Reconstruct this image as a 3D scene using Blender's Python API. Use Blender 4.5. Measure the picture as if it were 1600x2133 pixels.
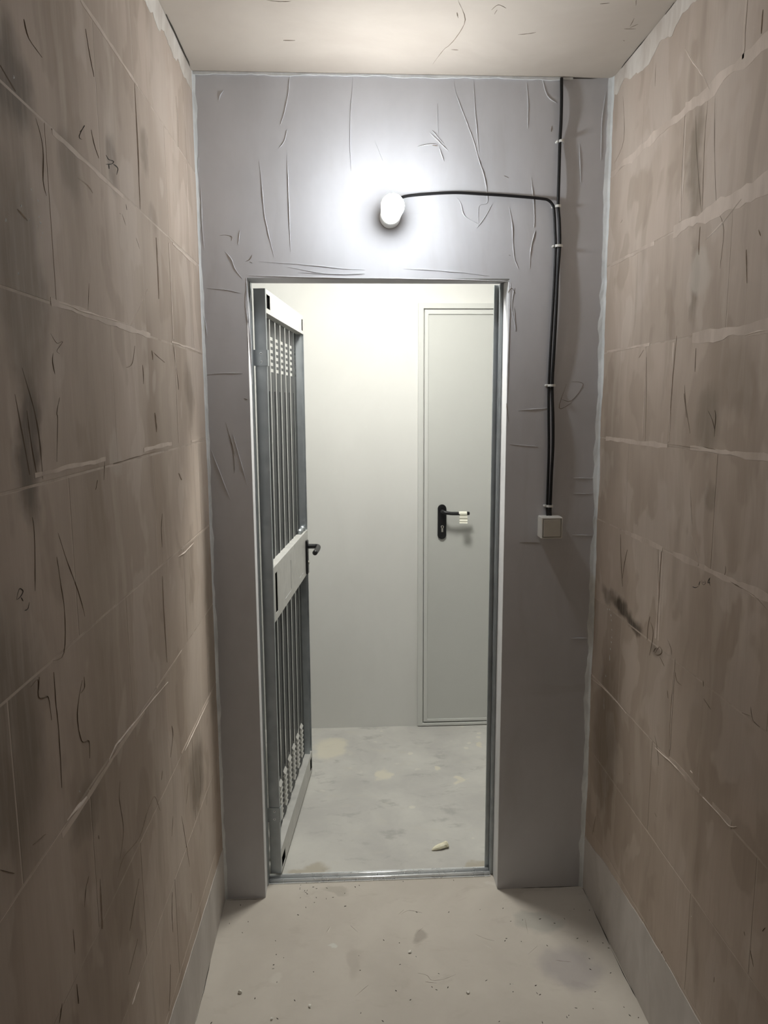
import bpy, bmesh, math, random
from mathutils import Vector, Matrix, noise

# ------------------------------------------------------------------ clear
for o in list(bpy.data.objects):
    bpy.data.objects.remove(o, do_unlink=True)
SC = bpy.context.scene
COL = SC.collection
random.seed(7)

# ------------------------------------------------------------------ camera
F, YAW, PITCH, ROLL = 1525.44, 0.048768, 0.147736, -0.0050456
CAM = Vector((-0.179445, -2.282399, 1.658305))
HALFW, H = 0.6128, 2.6
cy_, sy_, cp_, sp_ = math.cos(YAW), math.sin(YAW), math.cos(PITCH), math.sin(PITCH)
FWD = Vector((sy_*cp_, cy_*cp_, -sp_)); r0 = Vector((cy_, -sy_, 0)); u0 = r0.cross(FWD)
RGT = r0*math.cos(ROLL) + u0*math.sin(ROLL); UPV = -r0*math.sin(ROLL) + u0*math.cos(ROLL)
cd = bpy.data.cameras.new('camera'); cam = bpy.data.objects.new('camera', cd); COL.objects.link(cam)
cd.sensor_fit = 'VERTICAL'; cd.sensor_height = 36.0; cd.lens = F/2133*36.0
cd.clip_start = 0.02
cam.matrix_world = Matrix(((RGT.x, UPV.x, -FWD.x, CAM.x), (RGT.y, UPV.y, -FWD.y, CAM.y),
                           (RGT.z, UPV.z, -FWD.z, CAM.z), (0, 0, 0, 1)))
SC.camera = cam

# ------------------------------------------------------------------ world, light levels, exposure
world = bpy.data.worlds.new('world'); SC.world = world; world.use_nodes = True
world.node_tree.nodes['Background'].inputs[0].default_value = (0.02, 0.02, 0.02, 1)
world.node_tree.nodes['Background'].inputs[1].default_value = 0.1
BULB_STRENGTH = 352.0          # the bare bulb above the doorway
HALL_STRENGTH = 122.0          # the round ceiling lamp in the hallway
BULB_COLOR = (0.93, 0.97, 1.0)
HALL_COLOR = (1.0, 0.985, 0.925)
SC.view_settings.view_transform = 'Standard'
SC.view_settings.look = 'None'
SC.view_settings.gamma = 1.0
SC.view_settings.use_curve_mapping = False
SC.view_settings.exposure = 0.14


def at(u, v, axis, val):
    """the point of the plane <axis> = val that shows at photo pixel (u, v)"""
    d = FWD + RGT*((u-800)/F) + UPV*((1066.5-v)/F)
    t = (val - CAM[axis])/d[axis]
    return CAM + d*t


# ------------------------------------------------------------------ node helper
class N:
    def __init__(s, name):
        s.m = bpy.data.materials.new(name); s.m.use_nodes = True
        s.t = s.m.node_tree; s.t.nodes.clear()
        s.out = s.t.nodes.new('ShaderNodeOutputMaterial')
        s.b = s.t.nodes.new('ShaderNodeBsdfPrincipled')
        s.t.links.new(s.b.outputs[0], s.out.inputs[0])

    def node(s, kind, **kw):
        n = s.t.nodes.new('ShaderNode' + kind)
        for k, v in kw.items():
            setattr(n, k, v)
        return n

    def put(s, sock, v):
        if hasattr(v, 'is_output'):
            s.t.links.new(v, sock)
        elif isinstance(v, (tuple, list)) and len(v) == 3 and sock.type == 'RGBA':
            sock.default_value = (*v, 1)
        else:
            sock.default_value = v

    def pos(s):
        return s.node('NewGeometry').outputs['Position']

    def objc(s):
        return s.node('TexCoord').outputs['Object']

    def scale(s, v, sc, off=(0, 0, 0)):
        n = s.node('Mapping'); s.put(n.inputs[0], v)
        n.inputs['Scale'].default_value = sc; n.inputs['Location'].default_value = off
        return n.outputs[0]

    def noise(s, v, sc, det=4, rough=.55, dist=0.0):
        n = s.node('TexNoise'); s.put(n.inputs['Vector'], v)
        n.inputs['Scale'].default_value = sc; n.inputs['Detail'].default_value = det
        n.inputs['Roughness'].default_value = rough; n.inputs['Distortion'].default_value = dist
        return n.outputs['Fac']

    def voro(s, v, sc, feature='F1'):
        n = s.node('TexVoronoi', feature=feature); s.put(n.inputs['Vector'], v)
        n.inputs['Scale'].default_value = sc
        return n.outputs['Distance']

    def ramp(s, v, a, b, lo=0.0, hi=1.0):
        n = s.node('MapRange', interpolation_type='SMOOTHSTEP'); s.put(n.inputs[0], v)
        n.inputs[1].default_value = a; n.inputs[2].default_value = b
        n.inputs[3].default_value = lo; n.inputs[4].default_value = hi
        return n.outputs[0]

    def math(s, op, a, b=0.0):
        n = s.node('Math', operation=op); s.put(n.inputs[0], a); s.put(n.inputs[1], b)
        return n.outputs[0]

    def mix(s, fac, a, b, mode='MIX'):
        n = s.node('Mix', data_type='RGBA', blend_type=mode)
        s.put(n.inputs[0], fac); s.put(n.inputs[6], a); s.put(n.inputs[7], b)
        return n.outputs[2]

    def bump(s, h, strength=.3, dist=.01):
        n = s.node('Bump'); s.put(n.inputs['Height'], h)
        n.inputs['Strength'].default_value = strength; n.inputs['Distance'].default_value = dist
        s.t.links.new(n.outputs[0], s.b.inputs['Normal'])

    def blob(s, pos, c, r, warp, soft=.5):
        """mask of a stain round point c with half sizes r"""
        w = s.mixv(pos, warp)
        m = s.node('Mapping', vector_type='POINT'); s.put(m.inputs[0], w)
        m.inputs['Scale'].default_value = tuple(1/x for x in r)
        m.inputs['Location'].default_value = tuple(-a/x for a, x in zip(c, r))
        ln = s.node('VectorMath', operation='LENGTH'); s.put(ln.inputs[0], m.outputs[0])
        return s.ramp(ln.outputs['Value'], 1.0, soft, 0.0, 1.0)

    def mixv(s, pos, warp):
        a = s.node('VectorMath', operation='ADD'); s.put(a.inputs[0], pos); s.put(a.inputs[1], warp)
        return a.outputs[0]

    def warp(s, pos, sc, amt):
        n = s.node('TexNoise'); s.put(n.inputs['Vector'], pos)
        n.inputs['Scale'].default_value = sc; n.inputs['Detail'].default_value = 4
        a = s.node('VectorMath', operation='SUBTRACT'); s.put(a.inputs[0], n.outputs['Color']); a.inputs[1].default_value = (.5, .5, .5)
        b = s.node('VectorMath', operation='SCALE'); s.put(b.inputs[0], a.outputs[0]); b.inputs['Scale'].default_value = amt
        return b.outputs[0]

    def done(s, col, rough=.85, metal=0.0, spec=.3):
        s.put(s.b.inputs['Base Color'], col); s.put(s.b.inputs['Roughness'], rough)
        s.b.inputs['Metallic'].default_value = metal
        s.b.inputs['Specular IOR Level'].default_value = spec
        return s.m


def plain(name, col, rough=.6, metal=0.0, spec=.4, var=.06, sc=30):
    n = N(name)
    f = n.noise(n.objc(), sc, 3)
    dark = tuple(c*(1-var*2) for c in col)
    n.bump(f, .05, .002)
    return n.done(n.mix(f, dark, tuple(min(1, c*(1+var)) for c in col)), rough, metal, spec)


def emit(name, col, strength):
    n = N(name)
    n.b.inputs['Base Color'].default_value = (.9, .9, .9, 1)
    n.b.inputs['Emission Color'].default_value = (*col, 1)
    n.b.inputs['Emission Strength'].default_value = strength
    return n.m


# ---- the side walls: block work smeared with beige thin-bed plaster
def block_material(name, side, stains, pale):
    n = N(name); p = n.pos()
    q = n.mixv(p, n.warp(p, 2.6, .14))
    big = n.noise(n.scale(p, (1.0, 1.5, 1.0), (side*3, 0, 0)), 1.5, 4, .55)
    streak = n.noise(n.scale(q, (1, 5.2, 1.1), (0, side, 2)), 1.0, 4, .55)
    brush = n.noise(n.scale(q, (1, 15, 2.0), (0, side*7, 5)), 1.0, 3, .5)
    fine = n.noise(n.scale(p, (1, 80, 7)), 1.0, 4, .6)
    patch = n.noise(n.scale(q, (1, 3.0, 1.8), (5, side*4, 1)), 1.9, 3, .5)
    col = n.mix(n.ramp(big, .34, .66), (0.422, 0.345, 0.281), (0.511, 0.426, 0.356))
    col = n.mix(n.ramp(streak, .50, .72, 0, .60), col, (0.301, 0.237, 0.183))
    col = n.mix(n.ramp(streak, .47, .28, 0, .60), col, (0.583, 0.502, 0.426))
    col = n.mix(n.ramp(patch, .56, .60, 0, .42), col, (0.563, 0.485, 0.417))
    col = n.mix(n.ramp(patch, .42, .38, 0, .42), col, (0.334, 0.265, 0.208))
    col = n.mix(n.ramp(brush, .58, .72, 0, .28), col, (0.286, 0.228, 0.176))
    col = n.mix(n.ramp(brush, .40, .28, 0, .25), col, (0.621, 0.545, 0.469))
    col = n.mix(n.ramp(fine, .55, .8, 0, .12), col, (0.325, 0.260, 0.202))
    # each block has its own shade
    oi = n.node('ObjectInfo')
    col = n.mix(1.0, col, n.mix(oi.outputs['Random'], (.93, .93, .93), (1.05, 1.05, 1.05)), 'MULTIPLY')
    sw = n.warp(p, 11.0, .10)
    for (c, r, k, cc) in stains:
        m = n.blob(p, c, r, sw, .35)
        m = n.math('MULTIPLY', m, n.ramp(fine, .25, .6, .65, 1.0))
        col = n.mix(n.math('MULTIPLY', m, k), col, cc)
    for (c, r, k, cc) in pale:
        m = n.blob(p, c, r, sw, .55)
        col = n.mix(n.math('MULTIPLY', m, k), col, cc)
    n.bump(n.noise(n.scale(p, (1, 22, 3.0), (0, side, 3)), 1.0, 3, .6), .30, .005)
    return n.done(col, .88, 0, .25)


def smear(name, a, b, sc=9, rough=.85, bump=.35):
    n = N(name); p = n.pos()
    f = n.noise(n.scale(n.mixv(p, n.warp(p, 4, .1)), (1, 1.4, .5)), sc, 5, .6, .4)
    col = n.mix(n.ramp(f, .3, .7), a, b)
    n.bump(n.noise(p, sc*2.0, 2, .6), bump, .003)
    return n.done(col, rough, 0, .25)


W = HALFW
DK = (.075, .06, .045)


def rw(u, v):
    return tuple(at(u, v, 0, W))


def lw(u, v):
    return tuple(at(u, v, 0, -W))


right_stains = [
    (rw(1295, 1268), (.5, .11, .035), .95, DK), (rw(1318, 1302), (.5, .07, .035), .9, DK),
    (rw(1270, 1240), (.5, .09, .04), .6, (.14, .115, .09)), (rw(1368, 1352), (.5, .04, .03), .6, (.13, .11, .085)),
    (rw(1448, 350), (.5, .045, .17), .65, (.20, .165, .125)), (rw(1444, 590), (.5, .03, .13), .65, (.19, .155, .115)),
    (rw(1475, 880), (.5, .07, .09), .5, (.20, .165, .125)), (rw(1480, 1030), (.5, .03, .04), .45, (.20, .165, .125)),
    (rw(1262, 1540), (.5, .13, .36), .5, (.15, .115, .08)), (rw(1275, 900), (.5, .10, .3), .25, (.2, .16, .12)),
    (rw(1540, 790), (.5, .12, .10), .35, (.22, .175, .135)),
]
right_pale = [
    (rw(1455, 565), (.5, .07, .06), .7, (.50, .44, .375)), (rw(1340, 320), (.5, .14, .05), .45, (.56, .48, .41)),
    (rw(1530, 1510), (.5, .26, .15), .35, (.45, .38, .32)), (rw(1365, 1430), (.5, .10, .14), .35, (.45, .38, .32)),
    (rw(1350, 815), (.5, .10, .16), .25, (.47, .39, .32)),
]
left_stains = [
    (lw(60, 930), (.5, .05, .16), .8, (.13, .105, .08)), (lw(45, 560), (.5, .10, .22), .55, (.17, .135, .10)),
    (lw(20, 160), (.5, .09, .10), .7, (.12, .10, .08)), (lw(232, 330), (.5, .05, .06), .6, (.15, .12, .095)),
    (lw(145, 340), (.5, .06, .07), .5, (.19, .155, .12)), (lw(303, 320), (.5, .035, .06), .5, (.19, .155, .12)),
    (lw(410, 1620), (.5, .12, .14), .65, (.14, .11, .08)), (lw(395, 820), (.5, .07, .12), .5, (.19, .15, .115)),
    (lw(440, 1330), (.5, .10, .5), .45, (.15, .12, .085)), (lw(20, 1560), (.5, .16, .25), .6, (.14, .11, .08)),
    (lw(180, 1690), (.5, .08, .06), .4, (.16, .13, .10)), (lw(320, 460), (.5, .06, .04), .45, (.24, .2, .16)),
]
left_pale = [
    (lw(350, 860), (.5, .12, .25), .30, (.50, .43, .36)), (lw(240, 950), (.5, .05, .06), .6, (.48, .42, .36)),
    (lw(290, 540), (.5, .20, .16), .25, (.47, .40, .33)), (lw(330, 150), (.5, .10, .22), .35, (.52, .45, .385)),
    (lw(230, 1250), (.5, .10, .12), .30, (.46, .39, .32)),
]
M_BLOCK_R = block_material('beige_block_right', 1, right_stains, right_pale)
M_BLOCK_L = block_material('beige_block_left', -1, left_stains, left_pale)
M_JOINT = smear('joint_mortar', (0.385, 0.314, 0.253), (0.536, 0.456, 0.386), 9)
M_JSMEAR = smear('mortar_smear', (0.466, 0.388, 0.322), (0.629, 0.536, 0.460), 7)
M_FILL = smear('white_filler', (.62, .64, .64), (.80, .82, .82), 18)
M_PALE = smear('pale_filler', (0.483, 0.426, 0.369), (0.713, 0.678, 0.621), 6)
M_BASE = smear('base_slurry', (0.462, 0.427, 0.392), (0.583, 0.545, 0.509), 5)
M_REVEAL = smear('reveal_plaster', (.66, .66, .665), (.76, .76, .765), 8)
M_DARK = plain('dark_scratch', (.045, .038, .03), .9)
M_SCRATCH = plain('brown_scratch', (.19, .145, .105), .9)
M_MARK = plain('black_marker', (.006, .006, .006), .6)
M_LIGHTR = smear('pale_ridge', (0.605, 0.524, 0.448), (0.722, 0.638, 0.563), 20)


def front_material():
    n = N('grey_skim_coat'); p = n.pos()
    q = n.mixv(p, n.warp(p, 2.5, .15))
    f = n.noise(n.scale(q, (1.6, 1, .9)), 2.2, 5, .6)
    st = n.noise(n.scale(q, (9, 1, 1.2)), 1.0, 4, .6, .3)
    hz = n.noise(n.scale(q, (.7, 1, 12)), 1.0, 4, .6)
    col = n.mix(n.ramp(f, .3, .7), (.56, .562, .585), (.63, .632, .66))
    col = n.mix(n.ramp(st, .55, .72, 0, .3), col, (.49, .478, .48))
    col = n.mix(n.ramp(hz, .6, .75, 0, .25), col, (.47, .46, .45))
    n.bump(n.noise(n.scale(p, (3.0, 1, 1.6)), 2.6, 3, .6), .22, .006)
    return n.done(col, .8, 0, .3)


def floor_material(name, a, b, c, hall):
    n = N(name); p = n.pos()
    q = n.mixv(p, n.warp(p, 2.0, .25))
    f = n.noise(q, 3.0, 5, .6); h = n.noise(n.scale(q, (1, 2.2, 1)), 7, 5, .65)
    sp = n.voro(n.mixv(p, n.warp(p, 20, .02)), 11)
    col = n.mix(n.ramp(f, .32, .68), a, b)
    col = n.mix(n.ramp(h, .55, .72, 0, .6), col, c)
    if hall:
        col = n.mix(n.math('MULTIPLY', n.ramp(sp, .17, .12), n.ramp(f, .45, .6)), col, (.62, .60, .53))
        col = n.mix(n.ramp(h, .45, .3, 0, .5), col, (.30, .295, .275))
        sw = n.warp(p, 9, .18)
        for (u, v, r) in [(800, 1612, .05), (690, 1560, .12), (905, 1600, .03), (1000, 1552, .03), (960, 1620, .03)]:
            col = n.mix(n.math('MULTIPLY', n.blob(p, tuple(at(u, v, 2, 0)), (r, r*1.2, .5), sw, .5), .7), col, (.66, .62, .50))
        for (u, v, r) in [(990, 1805, .07), (640, 1812, .10)]:
            col = n.mix(n.math('MULTIPLY', n.blob(p, tuple(at(u, v, 2, 0)), (r, r*.45, .5), sw, .5), .6), col, (.36, .31, .22))
    else:
        sw = n.warp(p, 7, .14)
        for (u, v, rx, ry, k, cc) in [(1185, 2010, .10, .13, .5, (.27, .245, .255)), (1120, 1915, .08, .05, .4, (.24, .25, .225)),
                                      (740, 2010, .03, .09, .4, (.36, .32, .27)), (590, 2035, .03, .03, .5, (.58, .55, .49)),
                                      (870, 1945, .03, .03, .5, (.25, .215, .18)), (700, 1855, .05, .03, .4, (.30, .27, .22)),
                                      (690, 1978, .017, .012, .8, (.60, .60, .55)), (1020, 1840, .03, .015, .5, (.58, .55, .5))]:
            col = n.mix(n.math('MULTIPLY', n.blob(p, tuple(at(u, v, 2, 0)), (rx, ry, .5), sw, .5), k), col, cc)
    n.bump(n.noise(p, 16, 3, .65), .15, .004)
    return n.done(col, n.ramp(f, .3, .7, .62, .8), 0, .35)


M_FRONT = front_material()
M_FLOOR = floor_material('beige_screed', (.47, .43, .375), (.54, .50, .44), (.43, .39, .335), False)
M_HFLOOR = floor_material('grey_hall_screed', (.45, .44, .415), (.56, .55, .51), (.52, .50, .445), True)
M_CEIL = smear('ceiling_plaster', (.485, .43, .37), (.55, .495, .43), 2.2, .9, .15)
M_HWALL = smear('hall_paint', (.645, .645, .615), (.685, .685, .655), 2.5, .8, .08)
M_HCEIL = smear('hall_ceiling_paint', (.78, .78, .76), (.83, .83, .81), 2.5, .8, .08)
M_HDOOR = plain('grey_door_paint', (.53, .537, .507), .42, 0, .45, .02, 6)
M_HFRAME = plain('grey_frame_paint', (.59, .597, .567), .45, 0, .45, .02, 6)
M_GALV = None


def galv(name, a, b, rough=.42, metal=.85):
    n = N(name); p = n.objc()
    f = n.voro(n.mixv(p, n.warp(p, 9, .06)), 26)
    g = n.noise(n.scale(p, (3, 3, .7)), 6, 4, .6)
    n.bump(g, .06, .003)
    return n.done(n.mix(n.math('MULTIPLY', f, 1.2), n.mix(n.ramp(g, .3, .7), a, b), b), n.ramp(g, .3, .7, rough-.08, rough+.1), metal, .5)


M_GALV = galv('galvanised_steel', (.30, .325, .34), (.42, .45, .465), .42, .7)
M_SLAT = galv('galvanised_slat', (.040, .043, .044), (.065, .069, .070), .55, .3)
M_RAIL = galv('galvanised_rail', (.46, .457, .435), (.56, .555, .525), .5, .25)
M_SILL = galv('sill_steel', (.72, .74, .75), (.86, .88, .89), .30, .6)
M_BLACK = plain('black_plastic', (.006, .006, .007), .38, 0, .5)
M_CABLE = plain('black_cable', (.008, .008, .009), .55, 0, .4)
M_WHITEP = plain('white_plastic', (.72, .72, .68), .35, 0, .5, .02)
M_SWITCH = plain('switch_plastic', (.78, .775, .73), .35, 0, .5, .02)
M_ROCKER = plain('switch_rocker', (.50, .48, .42), .3, 0, .5, .02)
M_BRASS = plain('nickel_cylinder', (.62, .60, .55), .3, .9, .5, .02)
M_HOLE = plain('dark_hollow', (.006, .006, .006), .95, 0, .0)  # near-black colour that stands for the shade inside holes and slots
M_PAPER = plain('cream_paper', (.80, .79, .68), .8)
M_FOAM = smear('cream_foam', (.78, .74, .55), (.86, .83, .66), 60)
M_CRUMB = smear('white_crumb', (.70, .68, .62), (.82, .80, .74), 90)
M_BULB = emit('lit_bulb', BULB_COLOR, BULB_STRENGTH)
M_NECK = emit('glowing_bulb_neck', BULB_COLOR, BULB_STRENGTH*.045)
M_HLAMP = emit('lit_opal_glass', HALL_COLOR, HALL_STRENGTH)


# ------------------------------------------------------------------ mesh helpers
class MB:
    def __init__(s):
        s.v = []; s.f = []

    def add(s, vs, fs):
        b = len(s.v); s.v += [tuple(v) for v in vs]; s.f += [tuple(b+i for i in f) for f in fs]

    def box(s, x0, x1, y0, y1, z0, z1):
        s.add([(x0, y0, z0), (x1, y0, z0), (x1, y1, z0), (x0, y1, z0), (x0, y0, z1), (x1, y0, z1), (x1, y1, z1), (x0, y1, z1)],
              [(0, 3, 2, 1), (4, 5, 6, 7), (0, 1, 5, 4), (1, 2, 6, 5), (2, 3, 7, 6), (3, 0, 4, 7)])
        return s

    def plate(s, x0, x1, z0, z1, y0, y1, holes=()):
        """an upright plate in x-z, thick from y0 (front) to y1, with rectangular holes (a,b,c,d) = x0,x1,z0,z1"""
        xs = sorted({x0, x1, *[h[0] for h in holes], *[h[1] for h in holes]})
        zs = sorted({z0, z1, *[h[2] for h in holes], *[h[3] for h in holes]})
        nx, nz = len(xs)-1, len(zs)-1

        def solid(i, j):
            if i < 0 or j < 0 or i >= nx or j >= nz:
                return False
            cx, cz = (xs[i]+xs[i+1])/2, (zs[j]+zs[j+1])/2
            return not any(h[0] < cx < h[1] and h[2] < cz < h[3] for h in holes)
        idx = {}
        vs, fs = [], []

        def vid(i, j, k):
            if (i, j, k) not in idx:
                idx[(i, j, k)] = len(vs); vs.append((xs[i], (y0, y1)[k], zs[j]))
            return idx[(i, j, k)]
        for i in range(nx):
            for j in range(nz):
                if not solid(i, j):
                    continue
                fs.append((vid(i, j, 0), vid(i+1, j, 0), vid(i+1, j+1, 0), vid(i, j+1, 0)))
                fs.append((vid(i, j, 1), vid(i, j+1, 1), vid(i+1, j+1, 1), vid(i+1, j, 1)))
                if not solid(i-1, j): fs.append((vid(i, j, 0), vid(i, j+1, 0), vid(i, j+1, 1), vid(i, j, 1)))
                if not solid(i+1, j): fs.append((vid(i+1, j, 0), vid(i+1, j, 1), vid(i+1, j+1, 1), vid(i+1, j+1, 0)))
                if not solid(i, j-1): fs.append((vid(i, j, 0), vid(i, j, 1), vid(i+1, j, 1), vid(i+1, j, 0)))
                if not solid(i, j+1): fs.append((vid(i, j+1, 0), vid(i+1, j+1, 0), vid(i+1, j+1, 1), vid(i, j+1, 1)))
        s.add(vs, fs)
        return s

    def tube(s, pts, r, n=8, cap=True):
        pts = [Vector(p) for p in pts]
        rs = r if isinstance(r, (list, tuple)) else [r]*len(pts)
        base = len(s.v); up = None
        for i, p in enumerate(pts):
            t = (pts[min(i+1, len(pts)-1)] - pts[max(i-1, 0)]).normalized()
            if up is None:
                up = Vector((0, 0, 1)) if abs(t.z) < .9 else Vector((1, 0, 0))
            a = (up - t*up.dot(t)).normalized(); b = t.cross(a); up = a
            for k in range(n):
                an = 2*math.pi*k/n
                s.v.append(tuple(p + (a*math.cos(an) + b*math.sin(an))*rs[i]))
        for i in range(len(pts)-1):
            for k in range(n):
                s.f.append((base+i*n+k, base+i*n+(k+1) % n, base+(i+1)*n+(k+1) % n, base+(i+1)*n+k))
        if cap:
            s.f.append(tuple(base+k for k in reversed(range(n))))
            s.f.append(tuple(base+(len(pts)-1)*n+k for k in range(n)))
        return s

    def lathe(s, prof, c, axis, n=28):
        """profile (distance along axis, radius) turned about an axis through c"""
        c = Vector(c); axis = Vector(axis).normalized()
        a = axis.orthogonal().normalized(); b = axis.cross(a); base = len(s.v)
        for (h, r) in prof:
            for k in range(n):
                an = 2*math.pi*k/n
                s.v.append(tuple(c + axis*h + (a*math.cos(an)+b*math.sin(an))*max(r, 1e-5)))
        for i in range(len(prof)-1):
            for k in range(n):
                s.f.append((base+i*n+k, base+i*n+(k+1) % n, base+(i+1)*n+(k+1) % n, base+(i+1)*n+k))
        s.f.append(tuple(base+k for k in reversed(range(n))))
        s.f.append(tuple(base+(len(prof)-1)*n+k for k in range(n)))
        return s

    def build(s, name, mat, parent=None, bevel=0.0, smooth=False, seg=2):
        me = bpy.data.meshes.new(name); me.from_pydata(s.v, [], s.f); me.update()
        bm = bmesh.new(); bm.from_mesh(me)
        bmesh.ops.recalc_face_normals(bm, faces=bm.faces)
        if bevel:
            es = [e for e in bm.edges if len(e.link_faces) == 2 and e.calc_face_angle(0) > .6]
            bmesh.ops.bevel(bm, geom=es, offset=bevel, segments=seg, affect='EDGES', profile=.6, clamp_overlap=True)
        bm.to_mesh(me); bm.free()
        if smooth:
            for f in me.polygons: f.use_smooth = True
        me.materials.append(mat)
        return obj(name, me, parent)


def obj(name, me, parent=None):
    o = bpy.data.objects.new(name, me); COL.objects.link(o)
    if parent: o.parent = parent
    return o


def empty(name, loc, rz=0.0):
    o = bpy.data.objects.new(name, None); COL.objects.link(o)
    o.location = loc; o.rotation_euler = (0, 0, rz); o.empty_display_size = .05
    return o


def tag(o, label, cat, group=None):
    o['label'] = label; o['category'] = cat
    if group: o['group'] = group
    return o


def struct(o, label=None):
    o['kind'] = 'structure'
    if label: o['label'] = label
    return o


def stuff(o):
    o['kind'] = 'stuff'; return o


def smoothpts(pts, n=6):
    """Catmull-Rom through the points"""
    P = [Vector(p) for p in pts]; out = []
    for i in range(len(P)-1):
        p0, p1, p2, p3 = P[max(i-1, 0)], P[i], P[i+1], P[min(i+2, len(P)-1)]
        for k in range(n):
            t = k/n
            out.append(.5*((2*p1) + (p2-p0)*t + (2*p0-5*p1+4*p2-p3)*t*t + (3*p1-p0-3*p2+p3)*t**3))
    out.append(P[-1]); return out


# ------------------------------------------------------------------ room shell
YB = -3.2                                   # rear end of the cellar room
OPX0, OPX1, OPZ = -0.478, 0.317, 2.03       # doorway opening
WT = 0.10                                   # thickness of the doorway wall
HY = 1.303                                  # face of the far hallway wall
HX0, HX1 = -1.7, 1.9

wall_front = struct(MB().plate(-W-.16, W+.16, 0, H, 0, WT, [(OPX0, OPX1, -.01, OPZ)]).build('wall_front', M_FRONT),
                    'grey skim-coated wall with the doorway and bare bulb')
# hallway side of the same wall goes on to both sides
struct(MB().box(HX0, -W-.16, .0, WT, 0, H).build('wall_hall_near_left', M_HWALL), 'hallway side of the wall left of the doorway')
struct(MB().box(W+.16, HX1, .0, WT, 0, H).build('wall_hall_near_right', M_HWALL), 'hallway side of the wall right of the doorway')
wall_back = struct(MB().box(-W-.16, W+.16, YB-.12, YB, 0, H).build('wall_back', M_BLOCK_L), 'rear wall behind the camera')
floor = struct(MB().box(-W-.16, W+.16, YB-.12, .085, -.1, 0).build('floor', M_FLOOR), 'beige screed floor of the cellar room')
struct(MB().box(HX0-.1, HX1+.1, .085, HY+.12, -.1, 0).build('floor_hall', M_HFLOOR), 'grey screed floor of the hallway beyond the gate')
ceiling = struct(MB().box(-W-.16, W+.16, YB-.12, WT, H, H+.1).build('ceiling', M_CEIL), 'beige plastered ceiling of the cellar room')
struct(MB().box(HX0-.1, HX1+.1, WT, HY+.12, H, H+.1).build('ceiling_hall', M_HCEIL), 'ceiling of the hallway')
DX0, DX1, DZ = 0.163, 1.10, 2.128           # far door with its frame
struct(MB().plate(HX0, HX1, 0, H, HY, HY+.12, [(DX0+.03, DX1-.03, -.01, DZ-.03)]).build('wall_hall_far', M_HWALL), 'off-white far wall of the hallway')
struct(MB().box(HX0-.1, HX0, 0, HY+.12, 0, H).build('wall_hall_left', M_HWALL), 'left end wall of the hallway')
struct(MB().box(HX1, HX1+.1, 0, HY+.12, 0, H).build('wall_hall_right', M_HWALL), 'right end wall of the hallway')

# side walls: mortar core with separate blocks
CH, BL, JT = .258, .50, .0035
wall_left = struct(MB().box(-W-.16, -W-.0004, YB, 0, 0, H).build('wall_left', M_JOINT), 'beige smeared block wall on the left')
wall_right = struct(MB().box(W+.0004, W+.16, YB, 0, 0, H).build('wall_right', M_JOINT), 'beige smeared block wall on the right')
block_cache = {}


def block_mesh(ln, ht, mat):
    key = (round(ln, 3), round(ht, 3), mat.name)
    if key not in block_cache:
        o = MB().box(-.02, .02, -ln/2, ln/2, -ht/2, ht/2).build('block', mat, None, .0006, False, 1)
        block_cache[key] = o.data; bpy.data.objects.remove(o)
    return block_cache[key]


for side, wall, mat, off in ((-1, wall_left, M_BLOCK_L, .12), (1, wall_right, M_BLOCK_R, .0)):
    z = 0.0; k = 0
    while z < H-.001:
        z1 = min(z+CH, H)
        if H - z1 < .05: z1 = H
        cuts = [0.0]; y = -.5+off if k % 2 == 0 else -.25+off
        while y > YB+.08:
            if y < -.06: cuts.append(y)
            y -= BL
        cuts.append(YB)
        for a, b in zip(cuts, cuts[1:]):
            ln, ht = a-b-JT, z1-z-JT
            o = obj('block', block_mesh(ln, ht, mat), wall)
            o.location = (side*(W+.02+random.uniform(-.0002, .0004)), (a+b)/2, (z+z1)/2)
        z = z1; k += 1


# ---- relief lines on a wall: thin raised tents of plaster or dark scratches that follow the given pixels
def strokes(name, parent, axis, val, sgn, lines, mat, w=.0022, h=.0016, wob=.0012, seg=.03):
    mb = MB()
    nrm = Vector((0, 0, 0)); nrm[axis] = sgn
    for ln in lines:
        ww, hh = w, h
        if not isinstance(ln[0], tuple): ww = ln[0]; ln = ln[1]
        pts = smoothpts([at(u, v, axis, val) for u, v in ln], 4)
        P = []
        for a, b in zip(pts, pts[1:]):
            m = max(1, int((b-a).length/seg))
            P += [a.lerp(b, i/m) for i in range(m)]
        P.append(pts[-1])
        tot = len(P)-1
        prev = None; base = len(mb.v)
        for i, p in enumerate(P):
            t = (P[min(i+1, tot)]-P[max(i-1, 0)])
            if t.length < 1e-6: t = Vector((0, .1, 1))
            s = nrm.cross(t.normalized())
            k = math.sin(math.pi*min(max((i+.25)/(tot+.5), .03), .97))**.5
            k *= .55+.7*abs(noise.noise(p*40+Vector((3, 1, 7))))*1.6
            q = p + s*noise.noise(p*25)*wob
            mb.v += [tuple(q-s*ww*k/2-nrm*.0006), tuple(q+nrm*hh*min(1, k)), tuple(q+s*ww*k/2-nrm*.0006)]
            if i:
                j = base+3*i
                mb.f += [(j-3, j-2, j+1, j), (j-2, j-1, j+2, j+1), (j-3, j, j+2, j-1)]
    o = mb.build(name, mat, parent, smooth=False)
    return stuff(o)


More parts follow.
